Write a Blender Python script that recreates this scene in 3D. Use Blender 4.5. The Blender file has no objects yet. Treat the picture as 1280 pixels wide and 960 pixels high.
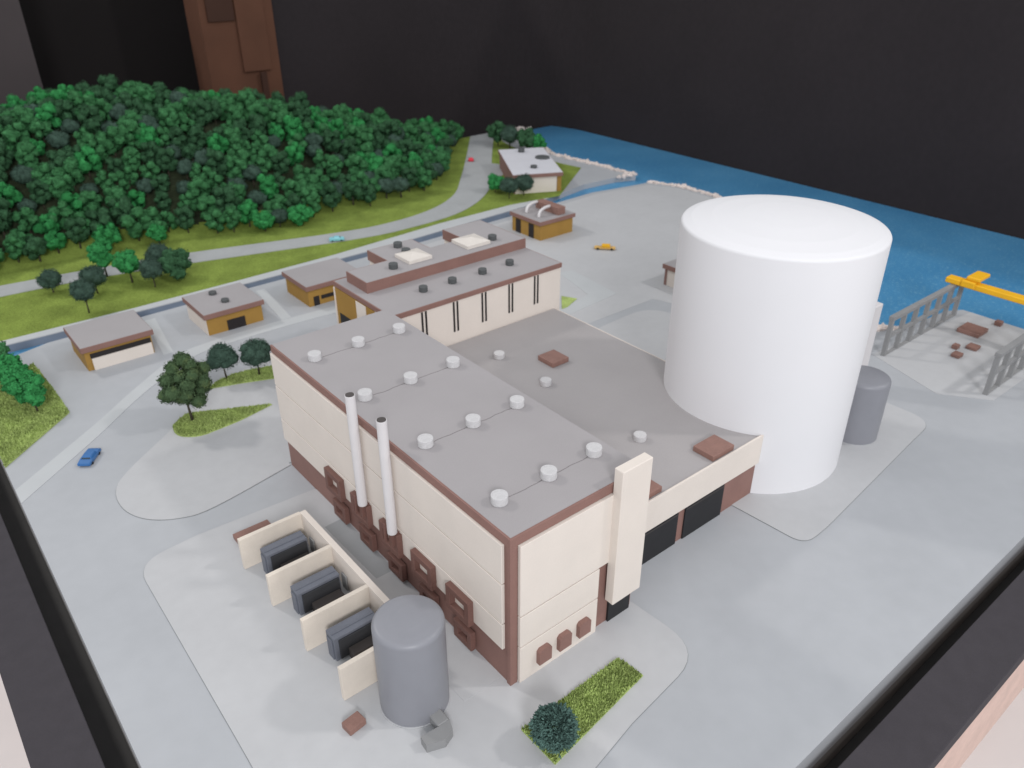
import bpy, bmesh, math, random
from mathutils import Vector, Matrix, noise

S = bpy.context.scene
COL = S.collection
S.unit_settings.system = 'METRIC'
S.unit_settings.scale_length = 0.1          # one unit is ten centimetres: this is a table-top model

# ------------------------------------------------------------------ camera
cam_d = bpy.data.cameras.new('camera')
cam = bpy.data.objects.new('camera', cam_d)
COL.objects.link(cam)
cam.location = (-6.92754, -8.50032, 13.41355)
cam.rotation_euler = (1.04936, 0.001186, -0.687902)
cam_d.sensor_width = 36.0
cam_d.lens = 993.826 / 1280 * 36.0
cam_d.clip_start = 0.05
cam_d.clip_end = 400
cam_d.dof.use_dof = True
cam_d.dof.focus_distance = 16.0
cam_d.dof.aperture_fstop = 0.45
S.camera = cam
S.render.resolution_x, S.render.resolution_y = 1024, 768

# ------------------------------------------------------------------ light: an exhibition room, ceiling lamps and an added front fill
W = bpy.data.worlds.new('World'); S.world = W; W.use_nodes = True
W.node_tree.nodes['Background'].inputs[0].default_value = (0.93, 0.96, 1.0, 1)
W.node_tree.nodes['Background'].inputs[1].default_value = 0.74
S.view_settings.view_transform = 'Standard'
S.view_settings.look = 'None'
S.view_settings.exposure = 0.0
S.view_settings.gamma = 1.0

def area(name, loc, target, size, power, color):
    d = bpy.data.lights.new(name, 'AREA'); d.shape = 'DISK'; d.size = size
    d.energy = power; d.color = color
    o = bpy.data.objects.new(name, d); COL.objects.link(o); o.location = loc
    o.rotation_euler = (Vector(target) - Vector(loc)).to_track_quat('-Z', 'Y').to_euler()
    return o
area('ceiling_or_fill_lamp', (60, -45, 75), (8, 5, 0), 6, 22000, (1.0, 0.97, 0.95))
area('ceiling_or_fill_lamp', (-26, 72, 64), (6, 4, 0), 8, 18500, (1.0, 0.96, 0.92))
area('ceiling_or_fill_lamp', (-30, -54, 40), (8, 8, 2), 17, 31000, (0.98, 0.98, 1.0))  # fill light added to brighten the faces towards the camera

# ------------------------------------------------------------------ materials
def lin(r, g, b):
    f = lambda c: (c/255/12.92) if c/255 <= .04045 else ((c/255+.055)/1.055)**2.4
    return (f(r), f(g), f(b))
def mat(name, rgb, rough=.7, var=.06, scale=3.0, fine=None, bump=0.0, bscale=40, spec=.3, lin_in=True, metal=0.0, rgb2=None, cover=(.45, .6)):
    m = bpy.data.materials.new(name); m.use_nodes = True
    nt = m.node_tree; N = nt.nodes; L = nt.links
    b = N['Principled BSDF']
    b.inputs['Roughness'].default_value = rough
    b.inputs['Metallic'].default_value = metal
    b.inputs['Specular IOR Level'].default_value = spec
    tc = N.new('ShaderNodeTexCoord'); 
    n1 = N.new('ShaderNodeTexNoise'); n1.inputs['Scale'].default_value = scale; n1.inputs['Detail'].default_value = 6
    L.new(tc.outputs['Object'], n1.inputs['Vector'])
    ramp = N.new('ShaderNodeValToRGB')
    c = Vector(rgb); lo = c*(1-var); hi = c*(1+var)
    if rgb2 is not None: lo, hi = c, Vector(rgb2)
    ramp.color_ramp.elements[0].position = cover[0] if rgb2 is not None else .3
    ramp.color_ramp.elements[1].position = cover[1] if rgb2 is not None else .7
    ramp.color_ramp.elements[0].color = (*lo, 1); ramp.color_ramp.elements[1].color = (*hi, 1)
    L.new(n1.outputs['Fac'], ramp.inputs['Fac'])
    out = ramp.outputs['Color']
    if fine:
        n2 = N.new('ShaderNodeTexNoise'); n2.inputs['Scale'].default_value = fine[0]; n2.inputs['Detail'].default_value = 3
        L.new(tc.outputs['Object'], n2.inputs['Vector'])
        mr = N.new('ShaderNodeMapRange'); mr.inputs['From Min'].default_value = .3; mr.inputs['From Max'].default_value = .7
        mr.inputs['To Min'].default_value = 1-fine[1]; mr.inputs['To Max'].default_value = 1+fine[1]
        L.new(n2.outputs['Fac'], mr.inputs['Value'])
        mx = N.new('ShaderNodeVectorMath'); mx.operation = 'SCALE'
        L.new(out, mx.inputs[0]); L.new(mr.outputs['Result'], mx.inputs['Scale'])
        out = mx.outputs['Vector']
    L.new(out, b.inputs['Base Color'])
    if bump:
        n3 = N.new('ShaderNodeTexNoise'); n3.inputs['Scale'].default_value = bscale; n3.inputs['Detail'].default_value = 4
        L.new(tc.outputs['Object'], n3.inputs['Vector'])
        bp = N.new('ShaderNodeBump'); bp.inputs['Strength'].default_value = bump; bp.inputs['Distance'].default_value = .03
        L.new(n3.outputs['Fac'], bp.inputs['Height']); L.new(bp.outputs['Normal'], b.inputs['Normal'])
    return m
M = dict(
 ground=mat('painted_ground', (.398, .41, .43), .55, .035, .35, (2.2, .02), .03, 60),
 pad=mat('pale_pad_paint', (.465, .468, .478), .6, .03, .5, (3, .02), .03, 60),
 pad_edge=mat('pad_edge_paint', (.22, .23, .23), .7, .05),
 stripe=mat('pale_walk_paint', (.475, .49, .50), .6, .03, .8),
 road=mat('road_paint', (.36, .37, .375), .75, .05, .8, (6, .03)),
 tarmac=mat('dark_strip_paint', (.33, .34, .35), .7, .04, 1.5),
 roof=mat('roof_paint', (.335, .315, .32), .62, .04, .5, (45, .035), .05, 90),
 lowroof=mat('low_roof_paint', (.35, .33, .33), .6, .04, .5, (45, .03), .05, 90),
 whiteroof=mat('white_roof_paint', (.60, .60, .64), .6, .03, 1),
 cream=mat('cream_card', (.70, .632, .572), .65, .025, 1.2, (30, .015), .03, 60),
 creamedge=mat('cream_wood', (.68, .61, .53), .65, .04, 3, (30, .02)),
 brown=mat('brown_paint', (.24, .133, .112), .6, .06, 1.5, (30, .05), .04, 60),
 wire=mat('grey_wire', (.20, .185, .185), .7, .1, 3),
 choc=mat('chocolate_paint', (.165, .085, .07), .6, .06, 1.5, (30, .05), .04, 60),
 brownbox=mat('brown_wood_paint', (.25, .14, .115), .6, .08, 4, (40, .08), .06, 60),
 ochre=mat('ochre_card', (.34, .195, .045), .65, .05, 2, (30, .03)),
 dark=mat('dark_brown_door', (.022, .018, .018), .6, .08, 5),
 black=mat('black_grille', (.018, .018, .02), .55, .1, 5),
 white=mat('white_plaster', (.725, .718, .735), .6, .008, .4, None, .0, 60, .35),
 ventwhite=mat('white_disc_plaster', (.54, .53, .535), .7, .06, 6, (25, .05), .25, 30),
 ventgrey=mat('dark_grey_disc', (.085, .09, .092), .6, .08, 6),
 pipe=mat('white_tube', (.64, .615, .62), .4, .02, 2),
 tank=mat('grey_tank_paint', (.235, .238, .262), .42, .025, .6, (2.5, .02), .0, 30, .4),
 transformer=mat('slate_grey_paint', (.14, .15, .18), .55, .06, 3, (40, .06)),
 transdark=mat('charcoal_paint', (.035, .036, .04), .6, .08, 3),
 umber=mat('grey_brown_paint', (.075, .065, .062), .6, .08, 3),
 steel=mat('grey_gantry_paint', (.25, .25, .252), .6, .05, 2),
 yellow=mat('yellow_plastic', (.82, .44, .02), .4, .04, 2),
 skylight=mat('pale_skylight_card', (.66, .61, .56), .5, .03, 4),
 stone=mat('white_chippings', (.66, .58, .54), .8, .12, 6),
 trunk=mat('dark_trunk', (.06, .05, .035), .8, .2, 8),
 blue=mat('blue_car_paint', (.035, .14, .36), .3, .04, 4, spec=.5),
 cyan=mat('pale_cyan_car_paint', (.25, .58, .66), .35, .04, 4),
 red=mat('red_car_paint', (.72, .05, .08), .35, .04, 4),
 tan=mat('orange_truck_paint', (.66, .42, .14), .45, .1, 4),
 glass=mat('car_glass', (.03, .045, .06), .15, .05, 4, spec=.5),
 tyre=mat('tyre_rubber', (.02, .02, .02), .8, .1, 4),
 bank=mat('bank_shade_colour', (.20, .23, .28), .6, .06, 2),  # shade of the channel put into the colour
 base=mat('black_base_board', (.03, .027, .026), .5, .12, 2, (60, .1)),
 slab=mat('base_board_edge', (.22, .21, .20), .45, .06, 2),
 frame=mat('charcoal_frame_felt', (.047, .042, .048), .85, .06, 3, (90, .12)),
 skirt=mat('pink_wood_plinth', (.60, .43, .37), .55, .06, 2, (12, .05)),
 floor=mat('pale_floor', (.66, .63, .62), .6, .03, .4),
 wallR=mat('black_room_wall', (.025, .020, .022), .9, .08, .2, (3, .06)),
 wallB=mat('charcoal_room_wall', (.060, .050, .051), .9, .08, .2),
 wallK=mat('deep_black_wall', (.009, .007, .007), .9, .1, .2),
 wood=mat('brown_cupboard_wood', (.105, .045, .026), .8, .12, .4),
 wooddark=mat('dark_cupboard_wood', (.05, .022, .014), .8, .12, .4),
 soil=mat('dark_forest_floor', (.026, .034, .016), .95, .3, 2, (12, .3)),
 turf=mat('olive_turf', (.19, .25, .052), .95, .2, .8, (26, .35), .6, 30, spec=.1),
 turf2=mat('bright_turf', (.36, .45, .15), .95, .22, 2.0, (40, .4), .7, 40, spec=.1),
 leaf_mid=mat('mid_green_foam', (.052, .175, .068), .95, .3, 6, (28, .3), .5, 20, spec=.1),
 leaf_bright=mat('bright_green_foam', (.038, .225, .068), .95, .25, 6, (28, .3), .5, 20, spec=.1),
 leaf_dark=mat('deep_green_foam', (.04, .105, .05), .95, .3, 6, (28, .3), .5, 20, spec=.1),
 leaf_blue=mat('blue_green_seafoam', (.048, .085, .064), .95, .3, 6, (28, .3), .5, 20, spec=.1),
 leaf_teal=mat('teal_seafoam', (.085, .15, .13), .9, .35, 5, (30, .3), .3, 20, spec=.15),
 leaf_olive=mat('olive_foliage', (.06, .10, .048), .95, .35, 3, (30, .35), .5, 20, spec=.1, rgb2=(.11, .15, .06), cover=(.5, .75)),
)
# sea paint; its sparkle is put into the colour as pale speckle
def water_mat():
    m = mat('sea_paint', (.055, .225, .43), .35, .1, .25, None, .08, 12, .4, rgb2=(.08, .28, .50), cover=(.35, .7))
    nt = m.node_tree; N = nt.nodes; L = nt.links; b = N['Principled BSDF']
    src = b.inputs['Base Color'].links[0].from_socket
    tc = [n for n in N if n.type == 'TEX_COORD'][0]
    v = N.new('ShaderNodeTexNoise'); v.inputs['Scale'].default_value = 9; v.inputs['Detail'].default_value = 5; v.inputs['Roughness'].default_value = .75
    L.new(tc.outputs['Object'], v.inputs['Vector'])
    r = N.new('ShaderNodeMapRange'); r.inputs['From Min'].default_value = .55; r.inputs['From Max'].default_value = .66
    r.inputs['To Max'].default_value = .7
    L.new(v.outputs['Fac'], r.inputs['Value'])
    mx = N.new('ShaderNodeMix'); mx.data_type = 'RGBA'
    L.new(r.outputs['Result'], mx.inputs['Factor']); L.new(src, mx.inputs[6]); mx.inputs[7].default_value = (.27, .50, .62, 1)
    L.new(mx.outputs[2], b.inputs['Base Color'])
    return m
M['water'] = water_mat()

# ------------------------------------------------------------------ helpers
class MB:
    """collects solids and links them as ONE mesh object"""
    def __init__(s): s.bm = bmesh.new()
    def box(s, x0, y0, z0, x1, y1, z1, bev=0.0, rot=None, piv=None):
        r = bmesh.ops.create_cube(s.bm, size=1)
        vs = r['verts']
        for v in vs:
            v.co = Vector((x0 if v.co.x < 0 else x1, y0 if v.co.y < 0 else y1, z0 if v.co.z < 0 else z1))
        if rot: bmesh.ops.rotate(s.bm, verts=vs, cent=piv or ((x0+x1)/2, (y0+y1)/2, (z0+z1)/2), matrix=rot)
        if bev:
            es = list({e for v in vs for e in v.link_edges})
            bmesh.ops.bevel(s.bm, geom=es, offset=bev, segments=1, affect='EDGES')
        return s
    def prism(s, pts, z0, z1):
        n = len(pts)
        lo = [s.bm.verts.new((p[0], p[1], z0)) for p in pts]
        hi = [s.bm.verts.new((p[0], p[1], z1)) for p in pts]
        ar = sum(pts[i][0]*pts[(i+1) % n][1]-pts[(i+1) % n][0]*pts[i][1] for i in range(n))
        fs = [s.bm.faces.new(hi), s.bm.faces.new(lo[::-1])]
        for i in range(n):
            fs.append(s.bm.faces.new((lo[i], lo[(i+1) % n], hi[(i+1) % n], hi[i])))
        if ar < 0: bmesh.ops.reverse_faces(s.bm, faces=fs)
        return s
    def lathe(s, cx, cy, prof, seg=48, smooth=True):
        """prof = list of (radius, z) from bottom to top; closed with caps"""
        q = [prof[0]]
        for (ra, za), (rb, zb) in zip(prof, prof[1:]):      # keep the smooth shading of long walls true
            d = math.hypot(rb-ra, zb-za); e = .012
            if d > .1:
                q.append((ra+(rb-ra)*e/d, za+(zb-za)*e/d)); q.append((rb-(rb-ra)*e/d, zb-(zb-za)*e/d))
            q.append((rb, zb))
        prof = q
        rings = []
        for r, z in prof:
            rings.append([s.bm.verts.new((cx+r*math.cos(2*math.pi*i/seg), cy+r*math.sin(2*math.pi*i/seg), z)) for i in range(seg)])
        for a, b in zip(rings, rings[1:]):
            for i in range(seg):
                f = s.bm.faces.new((a[i], a[(i+1) % seg], b[(i+1) % seg], b[i])); f.smooth = smooth
        s.bm.faces.new(rings[0][::-1]); f = s.bm.faces.new(rings[-1])
        return s
    def tube(s, pts, r, seg=10):
        rings = []
        for i, p in enumerate(pts):
            p = Vector(p); a = Vector(pts[max(i-1, 0)]); b = Vector(pts[min(i+1, len(pts)-1)])
            q = (b-a).to_track_quat('Z', 'Y')
            rr = r[i] if isinstance(r, (list, tuple)) else r
            rings.append([s.bm.verts.new(p+q@Vector((rr*math.cos(2*math.pi*k/seg), rr*math.sin(2*math.pi*k/seg), 0))) for k in range(seg)])
        for a, b in zip(rings, rings[1:]):
            for k in range(seg):
                f = s.bm.faces.new((a[k], a[(k+1) % seg], b[(k+1) % seg], b[k])); f.smooth = True
        s.bm.faces.new(rings[0][::-1]); s.bm.faces.new(rings[-1])
        return s
    def mesh(s, name):
        me = bpy.data.meshes.new(name); s.bm.to_mesh(me); s.bm.free(); return me
    def build(s, name, m, parent=None, label=None):
        me = s.mesh(name); me.materials.append(m)
        o = bpy.data.objects.new(name, me); COL.objects.link(o)
        if parent is not None:
            o.parent = parent
            o.matrix_parent_inverse = Matrix.Translation(-Vector(parent.location)) if not any(parent.rotation_euler) else parent.matrix_basis.inverted()
        if label: o['label'] = label
        return o
def box(x0, y0, z0, x1, y1, z1, bev=0.0, **k): return MB().box(x0, y0, z0, x1, y1, z1, bev, **k)
def tag(o, label, cat, group=None):
    o['label'] = label; o['category'] = cat
    if group: o['group'] = group
    return o
def struct(o): o['kind'] = 'structure'; return o
def empty(name, loc, label, cat, group=None, rz=0):
    o = bpy.data.objects.new(name, None); COL.objects.link(o)
    o.location = loc; o.rotation_euler = (0, 0, rz); o.empty_display_size = .3
    return tag(o, label, cat, group)
def rounded(pts, rad, seg=7):
    """round the corners of a polygon; rad per corner"""
    out = []; n = len(pts)
    for i, p in enumerate(pts):
        r = rad[i] if isinstance(rad, (list, tuple)) else rad
        p = Vector((p[0], p[1])); a = Vector(pts[i-1][:2]) - p; b = Vector(pts[(i+1) % n][:2]) - p
        if r <= 0: out.append((p.x, p.y)); continue
        r = min(r, a.length*.49, b.length*.49)
        A = p + a.normalized()*r; B = p + b.normalized()*r
        for k in range(seg+1):
            t = k/seg; q = A*(1-t)**2 + p*2*t*(1-t) + B*t*t
            out.append((q.x, q.y))
    return out
def spline(pts, k=6):
    out = []
    for i in range(len(pts)-1):
        p0 = Vector(pts[max(i-1, 0)]); p1 = Vector(pts[i]); p2 = Vector(pts[i+1]); p3 = Vector(pts[min(i+2, len(pts)-1)])
        for j in range(k):
            t = j/k
            out.append(tuple(.5*((2*p1)+(p2-p0)*t+(2*p0-5*p1+4*p2-p3)*t*t+(3*p1-p0-3*p2+p3)*t**3)))
    out.append(tuple(pts[-1])); return out

# ------------------------------------------------------------------ the base board and the room
XA, XB, YA, YB = -6.385, 37.5, -4.72, 39.87
CY0 = [(-6.385, 22.3), (-4.6, 22.6), (-3.5, 22.95), (1.4, 23.1), (12, 23.15), (20, 23.55), (25.7, 23.9), (28.8, 23.35), (29.8, 23.25)]      # near bank
CY1 = [(-6.385, 23.75), (-3.3, 23.65), (4.6, 23.65), (12, 23.75), (18, 24.15), (21.3, 24.35), (24.05, 24.9), (26.5, 25.4), (29.1, 25.25), (30.4, 24.8)]  # far bank
SHORE_S = [(29.8, 23.25), (30.6, 21.5), (30.7, 18.85), (28, 14.5), (24.7, 9.2), (21.3, 3.9), (22.3, 3.25), (25.1, 3.0)]
SHORE_N = [(30.4, 24.8), (30.3, 28.5), (29.95, 32.0), (32.3, 37.9), (33.0, YB)]
south = [(XA, YA), (25.75, YA), (25.75, 2.6)] + SHORE_S[::-1][0:] + CY0[::-1][1:]
struct(MB().prism(south, -.70, 0).build('ground', M['ground']))
lin0 = [(x, y-.02) for x, y in CY1[:7]]
lin1 = [(x, y-.001) for x, y in CY1[:7]]
struct(MB().prism(lin0 + lin1[::-1], -.41, -.015).build('channel_bank_shade', M['bank']))  # strip along the far bank, coloured dark to stand for shade in the channel
north = [(XA, YB)] + CY1 + SHORE_N[1:]
struct(MB().prism(north, -.42, .001).build('ground', M['ground']))
struct(box(XA+.004, YA+.3, -.7, XB, YB-.004, -.3).build('water', M['water']))
tag(box(XA+.002, YA+.002, -1.3, XB-.02, YB-.002, -.71).build('base_board', M['slab']), 'grey edged slab carrying the whole model landscape', 'base board')
tag(MB().box(-7.97, -6.27, -.5, -6.9, YB+.4, -.04, .015).box(-6.899, -6.27, -.5, XB+.4, -5.2, -.04, .015).build('case_frame', M['frame']),
    'flat charcoal felt border framing the model board', 'display frame')
struct(box(-6.9, -5.2, -1.9, XB+.4, YB+.4, -1.31).build('case_bottom', M['base']))
tag(MB().box(-7.9, -6.2, -3.2, XB+.4, -5.21, -.505).box(-7.9, -5.3, -8.0, XB+.4, -5.21, -3.205).box(-7.9, -5.2, -8.0, XB+.4, YB+.4, -1.92).build('plinth', M['skirt']), 'pinkish wooden plinth under the charcoal frame', 'plinth')
struct(box(-60, -40, -8.4, 80, 70, -8.02).build('floor', M['floor']))
cv = [(XB+.08-10+10*math.cos(a), 36+10*math.sin(a)) for a in (math.radians(v) for v in range(0, 91, 3))]
o_w = struct(MB().prism([(XB+.08, -30)] + cv + [(17.35, 46), (17.35, 47), (XB+1.5, 47), (XB+1.5, -30)], -8, 16).build('room_wall', M['wallR']))
struct(box(-30, 52, -8, 30, 53, 16).build('room_wall', M['wallK']))
tag(box(-30, 45, -8, 2.65, 45.4, 16).build('partition_panel', M['wallB']), 'charcoal partition behind the left end of the wooded hill', 'partition')
cb = empty('cupboard', (14.8, 46, -8), 'tall brown wooden cupboard standing behind the wooded hill', 'cupboard')
box(12.45, 45.6, -8, 17.28, 48, 16).build('carcass', M['wood'], cb)
box(12.9, 45.45, 8.3, 14.6, 45.59, 14).build('door', M['wooddark'], cb)
box(14.7, 45.4, 5.2, 16.6, 45.59, 14).build('door', M['wood'], cb)
box(15.7, 45.2, 2.8, 16.1, 45.39, 5.1).build('handle', M['wooddark'], cb)

# ------------------------------------------------------------------ pads, walks, roads, lawns
def pad(name, pts, m, z=.022, edge=True):
    if edge:
        c = Vector((sum(p[0] for p in pts)/len(pts), sum(p[1] for p in pts)/len(pts)))
        MBo = MB().prism([tuple(Vector(p)+(Vector(p)-c).normalized()*.008) for p in pts], .002, z-.008)
        struct(MBo.build('kerb_line', M['pad_edge']))
    return struct(MB().prism(pts, .002, z).build(name, m))
padL = rounded([(0.0, 8.5), (-3.2, 8.66), (-4.75, 8.55), (-4.80, 1.7), (-4.95, -3.3), (1.27, -2.17), (3.75, -1.9), (3.62, .03)], [0, 0, 1.7, .6, 0, 0, 1.0, 0])
pad('pavement', padL, M['pad'])
padM = spline([(-.0, 9.98), (-2.4, 9.5), (-3.3, 9.62), (-4.0, 10.15), (-4.33, 10.95), (-4.25, 11.9), (-3.7, 12.65), (-2.1, 13.95), (-.5, 15.3), (.4, 15.95), (1.5, 16.3), (3.5, 16.2)], 5) + [(3.55, 10.1), (0, 10.1)]
pad('pavement', padM, M['pad'])
padC = rounded([(8.28, .76), (8.4, -1.36), (9.3, -1.36), (15.0, -.78), (16.5, -.65), (16.36, 8), (16.4, 10.9), (12.0, 10.7), (9.0, 9.0)], [0, .9, .5, .4, 1.0, .5, 2.0, 2.0, 0])
pad('pavement', padC, M['pad'])
pad('path', [(15.82, 15.9), (16.5, 15.75), (16.15, 12.65), (12.9, 12.35), (12.9, 12.9), (15.15, 13.35)], M['stripe'], .012, False)
wk = spline([(-6.38, 13.7), (-3.75, 15.85), (-2.2, 17.25), (-.3, 18.75), (1.0, 19.15), (4.2, 19.2), (9, 18.9)], 5)
wk2 = spline([(-6.38, 12.95), (-3.85, 15.1), (-2.0, 16.8), (0, 18.2), (1.2, 18.55), (4.2, 18.6), (9, 18.3)], 5)
pad('path', wk + wk2[::-1], M['stripe'], .012, False)
pad('path', [(-.5, 19.2), (-.15, 19.2), (.3, 22.6), (-.1, 22.6)], M['stripe'], .009, False)
pad('path', [(4.1, 19.22), (4.5, 19.22), (4.9, 22.6), (4.5, 22.6)], M['stripe'], .009, False)
pad('path', [(-6.37, 23.76), (-3.3, 23.67), (4.6, 23.67), (12, 23.77), (18, 24.17), (21.3, 24.37), (24.0, 24.92), (20.5, 25.05), (15.8, 24.95), (9.2, 24.35), (4.5, 24.2), (0, 24.1), (-6.37, 24.2)], M['stripe'], .014, False)
pad('driveway', [(-.5, 4.4), (.0, 4.4), (0, 6.9), (-.56, 6.87)], M['tarmac'], .028, False)
pad('driveway', [(-.95, .3), (.0, .3), (0, 4.4), (-.95, 4.4)], M['pad'], .027, False)
pad('yard', [(11.6, 13.1), (12.0, 11.3), (16.9, 11.3), (18, 8.0), (23.6, 8.0), (27.6, 14.6), (30.2, 18.9), (30.2, 21.2), (29.4, 22.9), (25.7, 23.5), (20, 23.1), (11.6, 22.7)], M['pad'], .006, False)
# dock apron outline
pad('dock_apron', [(18.3, .1), (19.3, -1.3), (25.7, -1.4), (25.7, 2.3), (19.3, 2.9)], M['pad'], .012, False)

# lawn sheets: a rough, slightly uneven turf
def lawn(pts, m, z=.035, cell=.18, name='grass', hfun=None):
    bm = bmesh.new()
    x0 = min(p[0] for p in pts); x1 = max(p[0] for p in pts); y0 = min(p[1] for p in pts); y1 = max(p[1] for p in pts)
    lo = [bm.verts.new((p[0], p[1], 0.002)) for p in pts]; hi = [bm.verts.new((p[0], p[1], z)) for p in pts]
    n = len(pts)
    ar = sum(pts[i][0]*pts[(i+1) % n][1]-pts[(i+1) % n][0]*pts[i][1] for i in range(n))
    fs = [bm.faces.new(hi)]
    for i in range(n): fs.append(bm.faces.new((lo[i], lo[(i+1) % n], hi[(i+1) % n], hi[i])))
    if ar < 0: bmesh.ops.reverse_faces(bm, faces=fs)
    o = MB(); o.bm.free(); o.bm = bm
    ob = o.build(name, m); ob['kind'] = 'structure'
    return ob
def tufts(pts, m, n, seed, size=.03, z=.035):
    """short static-grass fibres"""
    rnd = random.Random(seed); bm = bmesh.new()
    x0 = min(p[0] for p in pts); x1 = max(p[0] for p in pts); y0 = min(p[1] for p in pts); y1 = max(p[1] for p in pts)
    def inside(x, y):
        c = False; j = len(pts)-1
        for i in range(len(pts)):
            xi, yi = pts[i][:2]; xj, yj = pts[j][:2]
            if (yi > y) != (yj > y) and x < (xj-xi)*(y-yi)/(yj-yi)+xi: c = not c
            j = i
        return c
    k = 0
    while k < n:
        x = rnd.uniform(x0, x1); y = rnd.uniform(y0, y1)
        if not inside(x, y): continue
        a = rnd.uniform(0, 6.283); s = size*rnd.uniform(.5, 1.3); h = s*rnd.uniform(.5, 1.4)
        dx, dy = math.cos(a)*s*.5, math.sin(a)*s*.5; t = rnd.uniform(-.6, .6)*s, rnd.uniform(-.6, .6)*s
        v = [bm.verts.new((x-dx, y-dy, z-.004)), bm.verts.new((x+dx, y+dy, z-.004)), bm.verts.new((x+t[0], y+t[1], z+h))]
        bm.faces.new(v); k += 1
    o = MB(); o.bm.free(); o.bm = bm
    ob = o.build('grass_tufts', m); ob['kind'] = 'stuff'
    ob['label'] = 'short clumpy green turf fibres'
    ob['category'] = 'grass'
    return ob
L_front = [(-.49, -.93), (2.19, -.9), (2.27, -1.54), (-.48, -1.88)]
L_i1 = rounded([(-1.95, 14.15), (-1.35, 14.62), (-.75, 14.32), (1.02, 13.42), (-.2, 13.14), (-1.5, 13.05), (-2.02, 13.5)], [.2, .2, .3, 0, .3, .3, .3])
L_i2 = spline([(-.2, 15.72), (.3, 16.02), (.95, 16.12), (1.7, 15.98), (3.0, 15.6)], 4) + [(3.0, 14.6), (1.9, 14.95), (.9, 15.35)]
L_left = [(XA+.01, 15.05), (-4.17, 17.1), (-4.2, 19.0), (-4.3, 21.4), (-4.7, 21.2), (-6.37, 20.35)]
NB = [(-6.37, 24.2), (0, 24.1), (4.5, 24.2), (9.2, 24.35), (15.8, 24.95), (20.5, 25.05), (23.8, 24.6), (29.0, 28.25), (28.75, 29.75), (28.6, 33), (29.6, 37), (31.3, 39.8), (-6.37, 39.8)]
for k, (p, m, n, sz) in enumerate([(L_front, 'turf2', 7000, .05), (L_i1, 'turf2', 7000, .05), (L_i2, 'turf2', 5000, .05), (L_left, 'turf2', 11000, .06)]):
    lawn(p, M[m], .05)
    t = tufts(p, M['turf2'], n, 11+k, sz, .05)
    t['label'] = ['fibrous turf on the small front lawn by the round shrub', 'fibrous turf on the pointed lawn under the largest street tree', 'fibrous turf on the lawn behind the cream block corner', 'fibrous turf on the lawn at the left board edge'][k]
lawn(NB, M['turf'], .02, name='lawn')
lawn([(13.3, 12.95), (14.14, 13.9), (14.45, 13.3), (13.6, 12.95)], M['turf2'], .04)

rn = spline([(-6.37, 30.45), (-3.79, 30.1), (-.67, 29.72), (3.73, 28.95), (10.7, 27.0), (13.8, 26.65), (16.7, 27.17), (19.2, 28.6), (21.6, 31.2), (24.49, 34.6), (28.76, 39.79)], 6)
rs = spline([(-6.37, 28.95), (-4.03, 28.8), (-.6, 28.45), (3.28, 27.6), (10.86, 25.6), (14.2, 25.3), (17.6, 25.75), (20.67, 27.5), (23.3, 30.2), (25.9, 33.6), (31.0, 39.79)], 6)
struct(MB().prism(rn + rs[::-1], .003, .045).build('road', M['road']))
struct(MB().prism([(24.0, 31.2), (23.0, 29.5), (24.6, 30.4), (25.6, 31.9), (25.2, 32.75)], .003, .041).build('driveway', M['road']))

# wooded hill terrain
HB = [(-7, 31.6), (-.1, 31.7), (3.5, 31.4), (6.8, 30.2), (11.1, 29.7), (15.9, 29.5), (19.0, 30.2), (21.5, 32.8), (24.2, 36.0), (28.5, 40.5)]
HT = [(-7, 4.3), (-1, 4.75), (2.8, 5.0), (7.6, 4.6), (11.5, 3.8), (15.6, 2.75), (19.5, 1.7), (23.4, .6), (26.5, .25), (29, 0)]
def interp(T, x):
    for a, b in zip(T, T[1:]):
        if x <= b[0]: return a[1]+(b[1]-a[1])*(x-a[0])/(b[0]-a[0])
    return T[-1][1]
def hill_h(x, y):
    yb = interp(HB, x); t = (y-yb)/max(36.6-yb, 1.5)
    t = max(0, min(1, t)); s = .35*t + .65*t*t*(3-2*t)
    e = 1 if t <= 0 else 1+.06*noise.noise(Vector((x*.4, y*.4, 0)))
    return interp(HT, x)*s*e
def make_hill():
    bm = bmesh.new(); nx, ny = 150, 90; g = []
    for i in range(nx+1):
        x = -6.36 + (28.6+6.36)*i/nx; row = []
        yb = interp(HB, x)-.05
        for j in range(ny+1):
            y = min(yb + (39.79-yb)*j/ny, 39.79)
            row.append(bm.verts.new((x, y, .018 + hill_h(x, y))))
        g.append(row)
    for i in range(nx):
        for j in range(ny):
            f = bm.faces.new((g[i][j], g[i+1][j], g[i+1][j+1], g[i][j+1])); f.smooth = True
    # skirts so that the hill is a solid
    bot = [bm.verts.new((g[i][ny].co.x, 39.79, 0)) for i in range(nx+1)]
    for i in range(nx): bm.faces.new((g[i][ny], g[i+1][ny], bot[i+1], bot[i]))
    lb = [bm.verts.new((-6.36, g[0][j].co.y, 0)) for j in range(ny+1)]
    for j in range(ny): bm.faces.new((g[0][j], g[0][j+1], lb[j+1], lb[j]))
    o = MB(); o.bm.free(); o.bm = bm
    ho = struct(o.build('hill', M['soil'])); ho.data.materials.append(M['turf'])
    for p in ho.data.polygons:
        c = p.center; lim = .62 + .35*noise.noise(Vector((c.x*.9, c.y*.9, 3)))
        if c.z < lim and c.y < 38: p.material_index = 1
make_hill()

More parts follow.
